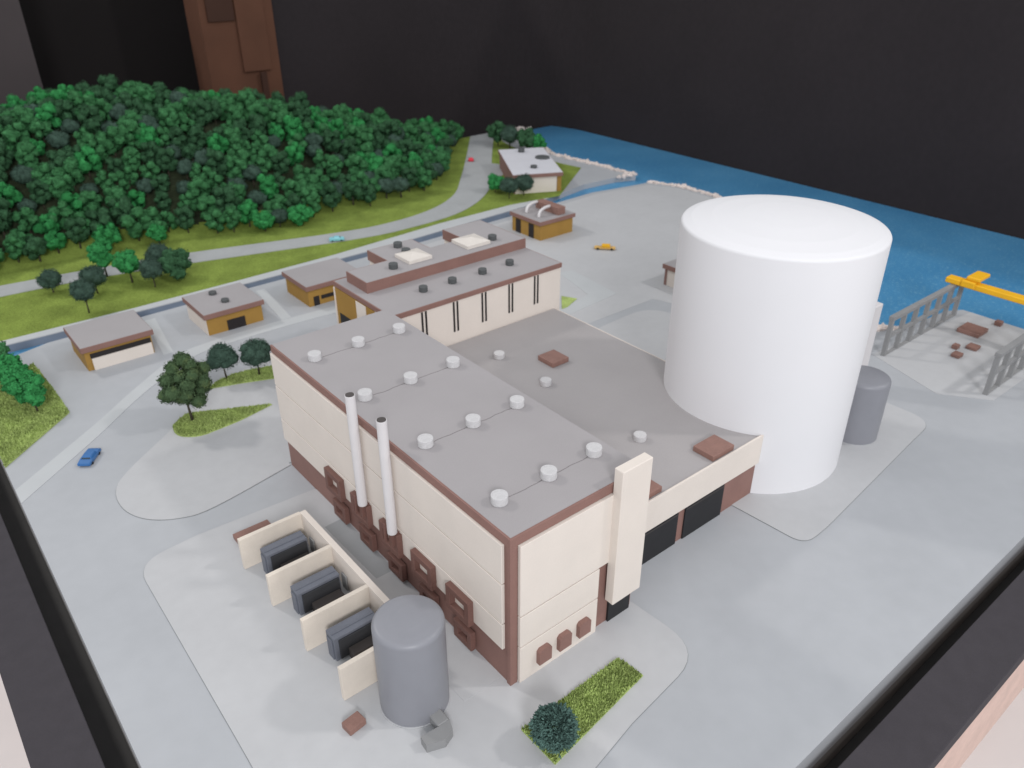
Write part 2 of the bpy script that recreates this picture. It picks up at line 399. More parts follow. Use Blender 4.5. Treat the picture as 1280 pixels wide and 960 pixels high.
# ------------------------------------------------------------------ main cream block
LX, LY, H = 3.544, 10.0, 3.873
mb = empty('main_block', (0, 0, 0), 'tallest cream and brown panelled block with rows of white roof discs', 'building')
box(.03, .03, 0, LX-.02, LY-.02, H-.03, .0).build('wall', M['brown'], mb)
MB().box(.051, .051, H-.029, LX-.001, LY-.001, H-.004).build('roof', M['roof'], mb)
t = MB(); t.box(.0, .0, 3.655, LX, .05, H, .006); t.box(.0, .051, 3.655, .05, LY, H, .006)
t.box(.0, 0.0, 0, .18, .031, 3.654, .006); t.box(0, .0315, 0, .031, .12, 3.654, .006)
t.build('fascia', M['brown'], mb)
for z0, z1 in ((2.685, 3.64), (1.635, 2.65), (.93, 1.60)):
    box(-.045, .2, z0, .028, 10.0, z1, .008).build('cladding_panel', M['cream'], mb)
box(.2, -.06, 1.875, 2.72, .028, 3.64, .008).build('cladding_panel', M['cream'], mb)
box(.2, -.06, 1.035, 2.36, .028, 1.84, .008).build('cladding_panel', M['cream'], mb)
box(.2, -.06, 0.0, 2.36, .028, 1.0, .008).build('cladding_panel', M['cream'], mb)
box(2.76, -.03, 0, 3.44, .029, .62, .004).build('door', M['black'], mb)
f = box(2.605, -.27, .80, 3.46, -.03, 4.30, .015).build('fin', M['cream'], mb)
for x in (.80, 1.36, 1.92):
    p = [(x-.165, .30), (x+.165, .30), (x+.165, .64), (x+.11, .70), (x-.11, .70), (x-.165, .64)]
    w = MB()
    a = [w.bm.verts.new((q[0], -.17, q[1])) for q in p]; b = [w.bm.verts.new((q[0], -.061, q[1])) for q in p]
    w.bm.faces.new(a); w.bm.faces.new(b[::-1])
    for i in range(6): w.bm.faces.new((a[(i+1) % 6], a[i], b[i], b[(i+1) % 6]))
    w.build('window_box', M['brown'], mb)
# protruding ring frames, upper and lower rows, along the -X face
def ring(y0, y1, z0, z1, xo, xi, bw):
    r = MB()
    yo, zo = (y0, y1), (z0, z1)
    r.box(xo, y0, z0, xi, y1, z0+bw, .008).box(xo, y0, z1-bw, xi, y1, z1, .008)
    r.box(xo+.001, y0, z0+bw-.004, xi, y0+bw, z1-bw+.004, .006).box(xo+.001, y1-bw, z0+bw-.004, xi, y1, z1-bw+.004, .006)
    return r
for k in range(5):
    y = 1.14 + 1.335*k
    ring(y, y+.80, .86, 1.52, -.185, -.046, .15).build('window_frame', M['choc'], mb)
    ring(y+.02, y+.64, .10, .60, -.13, .0, .14).build('window_frame', M['choc'], mb)
# white vents on the upper roof
VX = [.542, 1.803, 3.064]; VY = [.986, 3.495, 6.004, 8.51]
def disc(name, x, y, z, r, h, m, label, group, cat='roof vent'):
    o = MB().lathe(0, 0, [(r*.99, 0), (r, .02), (r*1.0, h-.02), (r*.965, h-.002), (r*.5, h), (.005, h)], 28, True).build(name, m)
    for p in o.data.polygons:
        if abs(p.normal.z) > .8: p.use_smooth = False
    o.location = (x, y, z)
    return o
def under(o, par):
    o.parent = par; o.matrix_parent_inverse = Matrix.Translation(-Vector(par.location)); return o
ROW = ['front', 'second', 'third', 'rearmost']; COLN = ['left edge', 'middle', 'right edge']
for j, y in enumerate(VY):
    for i, x in enumerate(VX):
        o = disc('roof_vent', x, y, H-.003, .17, .19, M['ventwhite'], '', '')
        o.parent = mb; o['label'] = 'white disc near the %s of the tall roof, %s row' % (COLN[i], ROW[j])
    bx = MB(); wr = random.Random(j)
    for a, b in ((VX[0], VX[1]), (VX[1], VX[2])):
        bx.tube([(a+.16+(b-a-.32)*t/6, y+wr.uniform(-.02, .02), H-.001) for t in range(7)], .006, 5)
    bx.build('roof_wire', M['wire'], mb)
# two tall tubes against the left face
for k, y in enumerate((5.30, 3.98)):
    tp = empty('exhaust_stack', (-.27, y, 1.5), ['tall white tube on the cream block face, nearer to the wooded hill', 'tall white tube on the cream block face, nearer to the front corner'][k], 'stack', 'white tubes on the cream block')
    MB().lathe(-.19, y, [(.115, 1.55), (.115, 4.56)], 28).build('pipe', M['pipe'], tp)
    MB().lathe(-.19, y, [(.1, 4.561), (.1, 4.572)], 28).build('opening', M['umber'], tp)
    box(-.33, y+.10, 1.25, -.29, y+.16, 1.78, .004).build('bracket', M['choc'], tp)
    box(-.26, y-.07, 1.20, -.046, y+.07, 1.545, .004).build('support', M['choc'], tp)

# ------------------------------------------------------------------ low wing
WX0, WX1, WY0, WY1, WZ = LX+.002, 10.33, .747, 10.17, 1.88
wg = empty('low_wing', (5, 1, 0), 'low flat grey roofed wing between the cream block and the white cylinder', 'building')
box(WX0, WY0+.03, 0, WX1-.02, WY1, WZ-.02).build('wall', M['brown'], wg)
box(WX0+.001, WY0+.05, WZ-.019, WX1-.03, WY1-.001, WZ).build('roof', M['lowroof'], wg)
box(WX1-.029, WY0+.05, WZ-.3, WX1, WY1-.001, WZ+.012).build('roof_edge', M['cream'], wg)
box(WX0+.004, WY0-.03, 1.03, 9.2, WY0+.029, 1.925, .006).build('parapet', M['cream'], wg)
for x0, x1 in ((4.0, 5.93), (6.2, 7.73)):
    d = box(x0, WY0-.012, .0, x1, WY0+.029, .985, .004).build('shutter_door', M['black'], wg)
    box(x0+.03, WY0-.02, .93, x1-.03, WY0-.013, .95).build('rail', M['umber'], d)
for x, y in ((6.55, 8.55), (6.55, 6.38), (6.53, 2.68)):
    under(disc('roof_vent', x, y, WZ-.002, .17, .17, M['ventwhite'], '', ''), wg)
for (x0, y0, x1, y1) in ((7.36, 6.97, 8.02, 7.66), (7.18, .83, 8.02, 1.47), (4.55, .84, 5.3, 1.3)):
    box(x0, y0, WZ+.002, x1, y1, WZ+.16, .012).build('roof_hatch', M['brownbox'], wg)

# ------------------------------------------------------------------ white containment cylinder
CX, CY, CR, CH = 11.12, 2.41, 2.61, 6.77
prof = [(CR, 0), (CR, CH-.08)] + [(CR-.08+.08*math.cos(a), CH-.08+.08*math.sin(a)) for a in (math.radians(v) for v in (20, 40, 60, 80))]
prof += [(CR*.9, CH+.06), (CR*.7, CH+.15), (CR*.4, CH+.23), (CR*.2, CH+.26), (CR*.08, CH+.268), (.01, CH+.27)]
cyl = MB().lathe(CX, CY, prof, 128).build('containment_cylinder', M['white'])
tag(cyl, 'huge plain white cylinder with slightly domed top beside the low wing', 'cylinder')
# tanks
def tank(x, y, r, h, label):
    e = empty('storage_tank', (x, y, 0), label, 'tank')
    pr = [(r, .02), (r, h-.11)] + [(r-.11+.11*math.cos(a), h-.11+.11*math.sin(a)) for a in (math.radians(v) for v in (15, 30, 45, 60, 75))] + [(r*.7, h+.02), (r*.4, h+.045), (r*.15, h+.055), (.01, h+.056)]
    MB().lathe(x, y, pr, 72).build('shell', M['tank'], e)
    MB().lathe(x, y, [(r+.025, .022), (r+.025, .045)], 72).build('foot_ring', M['pad'], e)
    return e
t1 = tank(-1.658, .994, .688, 2.23, 'grey tank in front of the cream block beside the transformer bays')
tank(13.97, .617, .71, 2.03, 'grey tank half hidden behind the white cylinder')
pp = MB(); pp.tube([(-1.62, .34, .12), (-1.65, .12, .14), (-1.78, -.08, .14), (-2.02, -.16, .14)], .0001)
pp.bm.free(); pp = MB()
pp.box(-1.76, .02, .023, -1.50, .36, .25, .02).prism([(-1.76, .018), (-1.5, .018), (-1.58, -.2), (-1.82, -.3), (-2.16, -.17), (-2.14, .05)], .023, .24)
pp.build('elbow_duct', M['steel'], t1)
# white slab tower beyond the cylinder
tag(box(16.1, 2.0, 0, 17.1, 2.28, 2.95, .02).build('slab_tower', M['pipe']), 'narrow off-white upright slab just behind the white cylinder', 'tower')

# ------------------------------------------------------------------ transformer bays
bw = empty('blast_wall', (-1.1, 4.3, 0), 'cream comb shaped blast walls making three open bays', 'wall')
box(-1.19, 1.86, .023, -1.04, 6.75, .92, .004).build('back_wall', M['cream'], bw)
for y in (6.68, 5.12, 3.44, 1.83):
    box(-2.78, y, .023, -1.191, y+.11, .915, .004).build('side_wall', M['creamedge'], bw)
for k, y in enumerate((6.18, 4.58, 2.92)):
    e = empty('transformer', (-1.9, y, .02), ['slate grey transformer box in the bay farthest from the round tank', 'slate grey transformer box in the middle blast wall bay', 'slate grey transformer box in the bay next to the round tank'][k], 'transformer', 'transformers in the blast wall bays')
    box(-2.42, y-.12, .024, -1.38, y+.24, .66, .006).build('body', M['transformer'], e)
    box(-2.40, y+.02, .661, -1.40, y+.05, .675, .003).build('ridge', M['transformer'], e)
    box(-2.33, y-.17, .08, -1.42, y-.121, .60, .006).build('recess_panel', M['transdark'], e)
    box(-2.15, y-.42, .024, -1.45, y-.171, .30, .012).build('radiator', M['umber'], e)
    box(-2.45, y-.04, .024, -2.421, y+.18, .56, .004).build('end_cabinet', M['transformer'], e)
    s = box(-1.24, y-.1, .024, -1.195, y+.12, .45, .006).build('junction_plate', M['steel'], e)
tag(box(-2.55, 7.0, .023, -1.62, 7.95, .16, .01).build('equipment_slab', M['brownbox']), 'flat brown slab just behind the end of the cream blast walls', 'slab')
tag(box(-.19, -.14, 0, .19, .14, .16, .012).build('equipment_box', M['brownbox']), 'small reddish brown block on the pavement beside the front grey tank', 'box')
bpy.context.scene.objects['equipment_box'].location = (-2.92, 1.2, .023); bpy.context.scene.objects['equipment_box'].rotation_euler = (0, 0, .12)

# ------------------------------------------------------------------ turbine hall
hl = empty('turbine_hall', (7, 11, 0), 'long hall with slit windows and stepped brown banded roof behind the low wing', 'building')
hx0, hx1, hy0, hy1, hz = 3.8, 10.62, 10.175, 13.72, 3.49
box(hx0+.04, hy0+.04, 0, hx1-.03, hy1-.03, hz-.02).build('wall', M['cream'], hl)
box(hx0+.012, 11.2, .0, hx0+.039, 13.64, 3.3, .0).build('side_cladding', M['ochre'], hl)
box(hx0-.01, 11.68, .0, hx0+.011, 12.28, 3.29, .004).build('side_panel', M['cream'], hl)
box(hx0-.006, 12.75, .0, hx0+.011, 13.46, 2.46, .004).build('shutter_door', M['black'], hl)
box(hx0-.02, 13.645, .0, hx0+.039, 13.70, 3.3, .004).build('corner_strip', M['cream'], hl)
box(hx0+.001, hy0+.001, hz-.16, hx1-.001, hy1-.001, hz-.0005, .006).build('fascia', M['brown'], hl)
box(hx0+.04, hy0+.04, hz-.0004, hx1-.04, hy1-.04, hz+.006).build('roof', M['roof'], hl)
for xc in (4.97, 6.15, 7.27, 8.38, 9.49):
    for dx in (-.07, .07):
        box(xc+dx-.032, hy0+.025, 2.28, xc+dx+.032, hy0+.039, 3.3, .0).build('slit_window', M['dark'], hl)
r0 = hz+.007
ps = [(4.13, 12.08), (10.60, 12.08), (10.60, 14.72), (8.85, 14.72), (8.85, 13.42), (7.44, 13.42), (7.44, 14.62), (5.64, 14.62), (5.64, 13.36), (4.13, 13.36)]
MB().prism(ps, r0, 3.845).build('raised_fascia', M['brown'], hl)
MB().prism([(4.16, 12.11), (10.57, 12.11), (10.57, 14.69), (8.88, 14.69), (8.88, 13.45), (7.41, 13.45), (7.41, 14.59), (5.67, 14.59), (5.67, 13.33), (4.16, 13.33)], 3.8455, 3.852).build('raised_roof', M['roof'], hl)
box(5.68, 13.37, 0, 7.40, 14.58, r0-.002).build('rear_wing_wall', M['cream'], hl)
box(8.89, 13.37, 0, 10.56, 14.68, r0-.002).build('rear_wing_wall', M['cream'], hl)
for x, y, z in ((5.6, 11.15, hz+.006), (6.7, 11.12, hz+.006), (7.93, 11.13, hz+.006), (9.12, 11.17, hz+.006), (5.45, 12.62, 3.852), (9.6, 12.72, 3.852), (6.62, 14.2, 3.852), (6.5, 13.5, 3.852)):
    r = .14 if z < 3.6 else .15
    o = under(disc('roof_vent', x, y, z, r, .17, M['ventgrey'], '', ''), hl); o['label'] = 'dark grey disc'
def skylight(x0, y0, x1, y1, z, par):
    b = MB(); bm = b.bm
    q = [(x0, y0), (x1, y0), (x1, y1), (x0, y1)]
    a = [bm.verts.new((*p, z)) for p in q]; c = [bm.verts.new((*p, z+.11)) for p in q]
    ap = bm.verts.new(((x0+x1)/2, (y0+y1)/2, z+.22))
    bm.faces.new(a[::-1])
    for i in range(4):
        bm.faces.new((a[i], a[(i+1) % 4], c[(i+1) % 4], c[i])); bm.faces.new((c[i], c[(i+1) % 4], ap))
    b.build('skylight', M['skylight'], par)
skylight(6.02, 12.55, 6.92, 13.45, 3.853, hl)
skylight(8.32, 12.45, 9.3, 13.4, 3.853, hl)

# ------------------------------------------------------------------ small outbuildings
def outbuilding(name, label, x0, x1, y0, y1, h, side, front):
    e = empty(name, ((x0+x1)/2, (y0+y1)/2, 0), label, 'building')
    box(x0+.1, y0+.1, 0, x1-.1, y1-.1, h-.2).build('wall', M['ochre'], e)
    box(x0, y0, h-.2, x1, y1, h, .012).build('fascia', M['brown'], e)
    box(x0+.02, y0+.02, h+.0005, x1-.02, y1-.02, h+.007).build('roof', M['roof'], e)
    return e
b1 = outbuilding('service_shed', 'ochre shed with a cream front and long dark window strip by the left lawn', -3.03, -.58, 19.52, 21.75, .93, 0, 0)
box(-2.74, 19.55, 0, -.72, 19.619, .44, .004).build('front_panel', M['cream'], b1)
box(-2.76, 19.6, .441, -.72, 19.6195, .62, .0).build('window_strip', M['dark'], b1)
b2 = outbuilding('service_shed', 'ochre shed with a cream side, square dark door and two roof vents', 1.27, 3.65, 19.58, 21.85, .885, 0, 0)
box(1.345, 19.70, 0, 1.369, 21.73, .68, .004).build('side_panel', M['cream'], b2)
box(2.12, 19.655, 0, 2.83, 19.679, .42, .004).build('door', M['dark'], b2)
for x, y in ((2.32, 21.35), (2.42, 20.35)):
    o = disc('roof_vent', x, y, .892, .15, .11, M['ventgrey'], '', ''); o.parent = b2; o.matrix_parent_inverse = Matrix.Translation(-Vector(b2.location))
b3 = outbuilding('service_shed', 'ochre shed with dark door and window strip beside the long hall', 5.42, 8.05, 19.54, 21.77, .915, 0, 0)
box(5.73, 19.615, 0, 5.98, 19.639, .40, .003).build('door', M['dark'], b3)
box(6.07, 19.615, .22, 7.5, 19.639, .38, .003).build('window_strip', M['dark'], b3)
b5 = outbuilding('pump_house', 'ochre pump house with white curved pipes and a brown roof block', 17.84, 20.2, 19.5, 21.85, .98, 0, 0)
for y in (20.27, 21.27):
    box(17.915, y-.19, 0, 17.939, y+.19, .70, .003).build('door', M['dark'], b5)
box(19.22, 19.75, .99, 19.72, 21.45, 1.36, .012).build('roof_block', M['brownbox'], b5)
for y in (20.25, 21.2):
    MB().tube(spline([(18.32, y-.1, .99), (18.34, y-.08, 1.12), (18.5, y-.02, 1.26), (18.85, y+.06, 1.33), (19.21, y+.12, 1.33)], 4), .075, 12).build('curved_pipe', M['pipe'], b5)
# white roofed house near the water, rotated
P6 = [Vector(v) for v in ((21.83, 26.44), (24.95, 31.72), (27.66, 30.22), (24.51, 25.11))]
P6[2] = P6[1] + (P6[3]-P6[0])
c6 = sum(P6, Vector((0, 0)))/4
b6 = empty('shore_house', (c6.x, c6.y, 0), 'white roofed cream and brown building on the far lawn near the water', 'building')
ins = lambda k: [tuple(c6+(p-c6)*k) for p in P6]
MB().prism(ins(.95), .02, .95).build('wall', M['brown'], b6)
MB().prism(ins(1.0), .93, 1.13).build('fascia', M['brown'], b6)
MB().prism(ins(.985), 1.131, 1.14).build('roof', M['whiteroof'], b6)
u = (P6[3]-P6[0]).normalized(); v6 = (P6[1]-P6[0]).normalized()
A = Vector(ins(.95)[0]); B = Vector(ins(.95)[3]); 
def slab(pa, pb, out, th, z0, z1):
    return MB().prism([tuple(pa), tuple(pb), tuple(pb+out*th), tuple(pa+out*th)], z0, z1)
slab(A+(B-A)*.03, B-(B-A)*.10, -v6, .05, .02, .9).build('front_panel', M['cream'], b6)
slab(B-(B-A)*.09, B, -v6, .03, .02, .9).build('corner_post', M['ochre'], b6)
def d6(x, y, r, h, m):
    o = disc('roof_vent', x, y, 1.14, r, h, m, '', ''); o.parent = b6; o.matrix_parent_inverse = Matrix.Translation(-Vector(b6.location)); return o
d6(25.7, 30.3, .2, .26, M['ventgrey']); d6(25.75, 28.35, .45, .09, M['ventgrey']); d6(23.85, 26.95, .2, .14, M['ventgrey'])
b7 = empty('gate_house', (19.3, 10.8, 0), 'small cream and brown roofed building peeking out left of the white cylinder', 'building')
box(18.45, 9.6, 0, 20.8, 12.05, .74).build('wall', M['cream'], b7)
box(18.35, 9.5, .75, 20.9, 12.15, .95, .01).build('fascia', M['brown'], b7)
box(18.37, 9.52, .951, 20.88, 12.13, .958).build('roof', M['roof'], b7)
box(18.43, 11.93, 0, 18.449, 12.05, .74).build('corner_strip', M['brown'], b7)
pad('pavement', [(17.9, 9.2), (21.4, 9.2), (21.4, 12.5), (17.9, 12.5)], M['pad'], .012, False)

# ------------------------------------------------------------------ dock frames and crane
def gantry(y, label):
    e = empty('gantry_frame', (19.5, y, 0), label, 'gantry frame', 'grey gantry frames on the dock')
    x0, x1, h = 19.45, 25.0, 1.56
    box(x0, y-.10, h-.15, x1, y+.10, h, .01).build('top_beam', M['steel'], e)
    box(x0+.15, y-.06, .70, x1-.1, y+.06, .83, .006).build('middle_beam', M['steel'], e)
    box(x0+.15, y-.06, .012, x1-.1, y+.06, .05, .006).build('sill_beam', M['steel'], e)
    n = 6
    for k in range(n+1):
        x = x0 + (x1-x0-.13)*k/n
        box(x, y-.075, .012, x+.13, y+.075, h-.152, .006).build('post', M['steel'], e)
    return e
gantry(2.62, 'grey open gantry frame at the cylinder side of the dock')
gantry(-.95, 'grey open gantry frame at the right edge of the photo')
cr = empty('travelling_crane', (24.2, 1, 1.57), 'yellow bridge crane spanning between the two grey gantry frames', 'crane')
box(24.0, -1.35, 1.565, 24.42, 2.95, 1.78, .03).build('bridge_girder', M['yellow'], cr)
box(23.92, 1.85, 1.60, 24.5, 2.35, 1.86, .03).build('trolley', M['yellow'], cr)
MB().box(24.05, 1.75, 1.861, 24.95, 2.25, 2.02, .04).build('trolley_hood', M['yellow'], cr)
for x0, y0, x1, y1, h, l in ((23.5, 1.05, 24.35, 1.85, .16, 'largest brown crate on the dock beside the far gantry frame'), (25.2, .95, 25.45, 1.2, .18, 'small brown crate at the water edge of the dock'),
                    (21.95, 1.12, 22.2, 1.33, .16, 'tiny brown cube crate in the middle of the dock'), (22.35, .62, 22.75, 1.0, .12, 'long low brown crate in the middle of the dock'), (21.3, .75, 21.65, 1.05, .13, 'brown crate on the dock nearest to the white cylinder')):
    tag(box(x0, y0, .013, x1, y1, .013+h, .015).build('crate', M['brownbox']), l, 'crate', 'crates on the dock')

# ------------------------------------------------------------------ vehicles
def car(loc, rz, L, Wd, Hh, m, label, name='toy_car', cab=(.28, .78)):
    e = empty(name, (loc[0], loc[1], loc[2] if len(loc) > 2 else .0), label, 'car', None, rz)
    e.rotation_euler = (0, 0, 0)
    def prof_mesh(prof, w, taper):
        b = MB(); bm = b.bm; n = len(prof)
        l = [bm.verts.new((px-L/2, -w/2*tp, pz)) for (px, pz), tp in zip(prof, taper)]
        r = [bm.verts.new((px-L/2, w/2*tp, pz)) for (px, pz), tp in zip(prof, taper)]
        bm.faces.new(l); bm.faces.new(r[::-1])
        for i in range(n): bm.faces.new((l[(i+1) % n], l[i], r[i], r[(i+1) % n]))
        bmesh.ops.bevel(bm, geom=bm.edges[:], offset=.012, segments=2, affect='EDGES')
        return b
    z0 = Hh*.18
    body = prof_mesh([(0, z0), (L, z0), (L, Hh*.52), (L*.97, Hh*.6), (L*.75, Hh*.68), (L*.1, Hh*.7), (0, Hh*.6)], Wd, [1]*7)
    cabn = prof_mesh([(L*cab[0]-.02*L, Hh*.66), (L*cab[1], Hh*.66), (L*(cab[1]-.13), Hh), (L*(cab[0]+.06), Hh)], Wd*.88, [1, 1, .8, .8])
    def put(b, nm, mm):
        o = b.build(nm, mm); o.parent = e; return o
    bo = put(body, 'body', m)
    put(cabn, 'cabin', m)
    gl = prof_mesh([(L*cab[1]-.14*L, Hh*.70), (L*cab[1]-.01*L, Hh*.70), (L*(cab[1]-.11), Hh*.94), (L*(cab[1]-.2), Hh*.94)], Wd*.80, [1, 1, .84, .84])
    put(gl, 'windscreen', M['glass'])
    for sx in (.2, .8):
        for sy in (-1, 1):
            w = MB().lathe(0, 0, [(Hh*.2, -.03), (Hh*.2, .03)], 14)
            bmesh.ops.rotate(w.bm, verts=w.bm.verts[:], cent=(0, 0, 0), matrix=Matrix.Rotation(math.pi/2, 3, 'X'))
            o = put(w, 'wheel', M['tyre']); o.location = (L*(sx-.5), sy*(Wd/2-.02), Hh*.2)
    e.rotation_euler = (0, 0, rz)
    return e
car((-4.38, 13.96, .0), math.radians(-127), .80, .36, .21, M['blue'], 'blue toy car on the pale street by the left lawn')
car((10.2, 25.95, .046), math.radians(-25), .72, .34, .2, M['cyan'], 'pale cyan toy car on the curved road behind the long hall')
car((24.52, 34.05, .046), math.radians(52), .5, .34, .2, M['red'], 'tiny red toy car far up the road by the wooded hill')
tk = empty('flatbed_truck', (19.57, 16.75, 0), 'low orange and yellow toy truck alone on the grey yard', 'truck', None, math.radians(-48))
def tp(b, n, m): o = b.build(n, m); o.parent = tk; return o
tp(box(-.5, -.15, .05, .5, .15, .12, .01), 'bed', M['tan'])
tp(box(-.15, -.14, .121, .25, .14, .24, .02), 'cab', M['yellow'])
for sx in (-.33, .33):
    for sy in (-.13, .13):
        w = MB().lathe(0, 0, [(.06, -.02), (.06, .02)], 12)
        bmesh.ops.rotate(w.bm, verts=w.bm.verts[:], cent=(0, 0, 0), matrix=Matrix.Rotation(math.pi/2, 3, 'X'))
        o = tp(w, 'wheel', M['tyre']); o.location = (sx, sy*1.2, .06)

# ------------------------------------------------------------------ trees
def crown_mesh(seed, r, h, zc, lobes, leaves, leafsize, lobe_r=(.34, .55), flat=.9, nz=.35, sub=2, spread=.72):
    """a clumpy crown: noisy lobes roughened with many small leaf-sized faces"""
    rnd = random.Random(seed); bm = bmesh.new(); L = []
    for k in range(lobes):
        u = 1-2*(k+.5)/lobes; a = k*2.39996+rnd.uniform(-.4, .4); q = math.sqrt(max(0, 1-u*u))
        d = rnd.uniform(.55, 1)*spread
        c = Vector((q*math.cos(a)*r*d, q*math.sin(a)*r*d, zc+u*h*.5*d*1.05))
        L.append((c, r*rnd.uniform(*lobe_r)))
    for c, lr in L:
        o = bmesh.ops.create_icosphere(bm, subdivisions=sub, radius=lr)['verts']
        for f in {f for v in o for f in v.link_faces}: f.smooth = True
        for v in o:
            n = v.co.normalized(); off = noise.noise(n*2.3+Vector((seed*1.7, c.x*5, c.z*5)))
            off2 = noise.noise((v.co+c)*(7/r*.5)+Vector((0, seed, 0)))
            v.co = c + Vector((v.co.x, v.co.y, v.co.z*flat))*(1+nz*off+nz*.8*off2)
    for k in range(leaves):
        c, lr = L[rnd.randrange(lobes)]
        n = Vector((rnd.gauss(0, 1), rnd.gauss(0, 1), rnd.gauss(0, 1)+.25)).normalized()
        p = c + n*lr*rnd.uniform(.82, 1.28); s = leafsize*rnd.uniform(.6, 1.4)
        t = n.orthogonal().normalized(); b = n.cross(t); ang = rnd.uniform(0, 6.28)
        t, b = t*math.cos(ang)+b*math.sin(ang), b*math.cos(ang)-t*math.sin(ang)
        tilt = n*rnd.uniform(-.2, .9)
        v = [bm.verts.new(p-t*s*.5), bm.verts.new(p+b*s*.45), bm.verts.new(p+(t+tilt).normalized()*s*.8), bm.verts.new(p-b*s*.45)]
        bm.faces.new((v[0], v[1], v[2])); bm.faces.new((v[0], v[2], v[3]))
    me = bpy.data.meshes.new('crown'); bm.to_mesh(me); bm.free()
    return me
def trunk_mesh(h, r, seed, limbs=4, spread=.3):
    rnd = random.Random(seed); b = MB()
    lean = (rnd.uniform(-.06, .06)*h, rnd.uniform(-.06, .06)*h)
    b.tube([(0, 0, -.03), (lean[0]*.5, lean[1]*.5, h*.5), (lean[0], lean[1], h)], [r*1.25, r, r*.7], 7)
    for k in range(limbs):
        a = k*6.283/limbs+rnd.uniform(-.4, .4)
        b.tube([(lean[0]*.9, lean[1]*.9, h*.8), (math.cos(a)*spread*.5, math.sin(a)*spread*.5, h*1.15), (math.cos(a)*spread, math.sin(a)*spread, h*1.4)], [r*.6, r*.4, r*.2], 5)
    return b.mesh('trunk')
LEAF = {}
def leaf_mesh(me, m):
    k = me.copy(); k.materials.clear(); k.materials.append(m); return k
def tree(name, x, y, z, cm, tm, scale, rz, label, group=None, cat='tree'):
    e = empty(name, (x, y, z), label, cat, group, rz)
    e.scale = (scale,)*3
    for nm, me in (('crown', cm), ('trunk', tm)):
        o = bpy.data.objects.new(nm, me); COL.objects.link(o); o.parent = e
    return e
def tm_mat(me): me.materials.clear(); me.materials.append(M['trunk']); return me
# hill trees: variants in unit size (crown about .8 wide)
variants = {}
for kind, m in (('mid', 'leaf_mid'), ('bright', 'leaf_bright'), ('dark', 'leaf_dark'), ('blue', 'leaf_blue')):
    variants[kind] = []
    for s in range(4 if kind != 'mid' else 6):
        if kind == 'blue': me = crown_mesh(100+s, .44, .55, .52, 12, 700, .05, (.38, .5), .85, .2, 2, .55)
        else: me = crown_mesh(200+s+len(kind)*13, .40, (.7, .95, .8, 1.05, .75, .9)[s], (.52, .62, .55, .68, .54, .6)[s], (8, 10, 7, 11, 9, 8)[s], 2400, .042, (.28, .5), .95, .8, 2, .92)
        me.materials.append(M[m]); variants[kind].append(me)
hill_trunk = tm_mat(trunk_mesh(.35, .03, 5, 3, .15))
rnd = random.Random(7)
LAB = dict(mid='mid green foam tree among the crowd on the wooded hill', bright='bright emerald green foam tree among the crowd on the wooded hill',
           dark='deep green foam tree among the crowd on the wooded hill', blue='dark blue green rounded tree among the crowd on the wooded hill')
pts = []; tries = 0
while tries < 30000:
    tries += 1
    x = rnd.uniform(-6.1, 27.3); y = rnd.uniform(29.4, 39.6)
    if y < interp(HB, x)+.12: continue
    dm = .70 if x < 8 else .76
    h = hill_h(x, y)
    if any((x-p[0])**2+(y-p[1])**2+((h-p[2])*.8)**2 < dm*dm for p in pts): continue
    pts.append((x, y, h))
pts.sort(key=lambda p: (Vector(p)-cam.location).length + (3.5 if p[1] > 37.8 else 0))
far = MB()
for n, (x, y, h) in enumerate(pts):
    r = rnd.random()
    kind = 'mid' if r < .46 else 'dark' if r < .74 else 'bright' if r < .87 else 'blue'
    me = rnd.choice(variants[kind]); sc = rnd.uniform(1.05, 1.5); rz = rnd.uniform(0, 6.28)
    if n < 272:
        tree('foam_tree', x, y, h, me, hill_trunk, sc, rz, LAB[kind], 'trees on the wooded hill')
    else:
        k = len(far.bm.faces); far.bm.from_mesh(me)
        far.bm.faces.ensure_lookup_table(); nf = far.bm.faces[k:]
        mi = ['mid', 'dark', 'bright', 'blue'].index(kind)
        for f in nf: f.material_index = mi
        vs = list({v for f in nf for v in f.verts})
        bmesh.ops.transform(far.bm, matrix=Matrix.Translation((x, y, h)) @ Matrix.Rotation(rz, 4, 'Z') @ Matrix.Scale(sc, 4), verts=vs)
fw = far.build('far_woodland', M['leaf_mid'])
for kk in ('leaf_dark', 'leaf_bright', 'leaf_blue'): fw.data.materials.append(M[kk])
fw['kind'] = 'stuff'; fw['label'] = 'farthest foam trees crowding the back of the wooded hill'; fw['category'] = 'woodland'

# single trees standing by themselves
def solo(seed, x, y, top, r, m, label, kind='foam', trunk=.35, z=0, group=None, name='tree'):
    th = top*trunk
    hh = top-th*.85
    if kind == 'seafoam': me = crown_mesh(seed, r, hh, th*.9+hh*.5, 22, 4200, .05, (.34, .46), .8, .22, 2, .62)
    elif kind == 'foam': me = crown_mesh(seed, r, hh, th*.9+hh*.5, 11, 1500, .07, (.32, .5), .9, .6, 3, .85)
    elif kind == 'leafy': me = crown_mesh(seed, r, hh, th*.8+hh*.55, 34, 9000, .055, (.24, .36), .9, .35, 2, .98)
    me.materials.append(m)
    tr = tm_mat(trunk_mesh(th, .028 if top < 1.5 else .04, seed, 4, r*.45))
    return tree(name, x, y, z, me, tr, 1.0, seed*.7, label, group)
T = 'leaf_blue'
solo(1, -1.33, 14.05, 2.1, .70, M['leaf_olive'], 'largest street tree, tall and dark olive, on the pointed lawn island', 'leafy', .34, .04)
solo(2, .55, 15.98, 1.22, .56, M['leaf_blue'], 'round dark tree on the lawn behind the cream block, left of its twin', 'seafoam', .42, .04)
solo(3, 1.53, 15.55, 1.27, .56, M['leaf_blue'], 'round dark tree almost touching the cream block corner', 'seafoam', .38, .04)
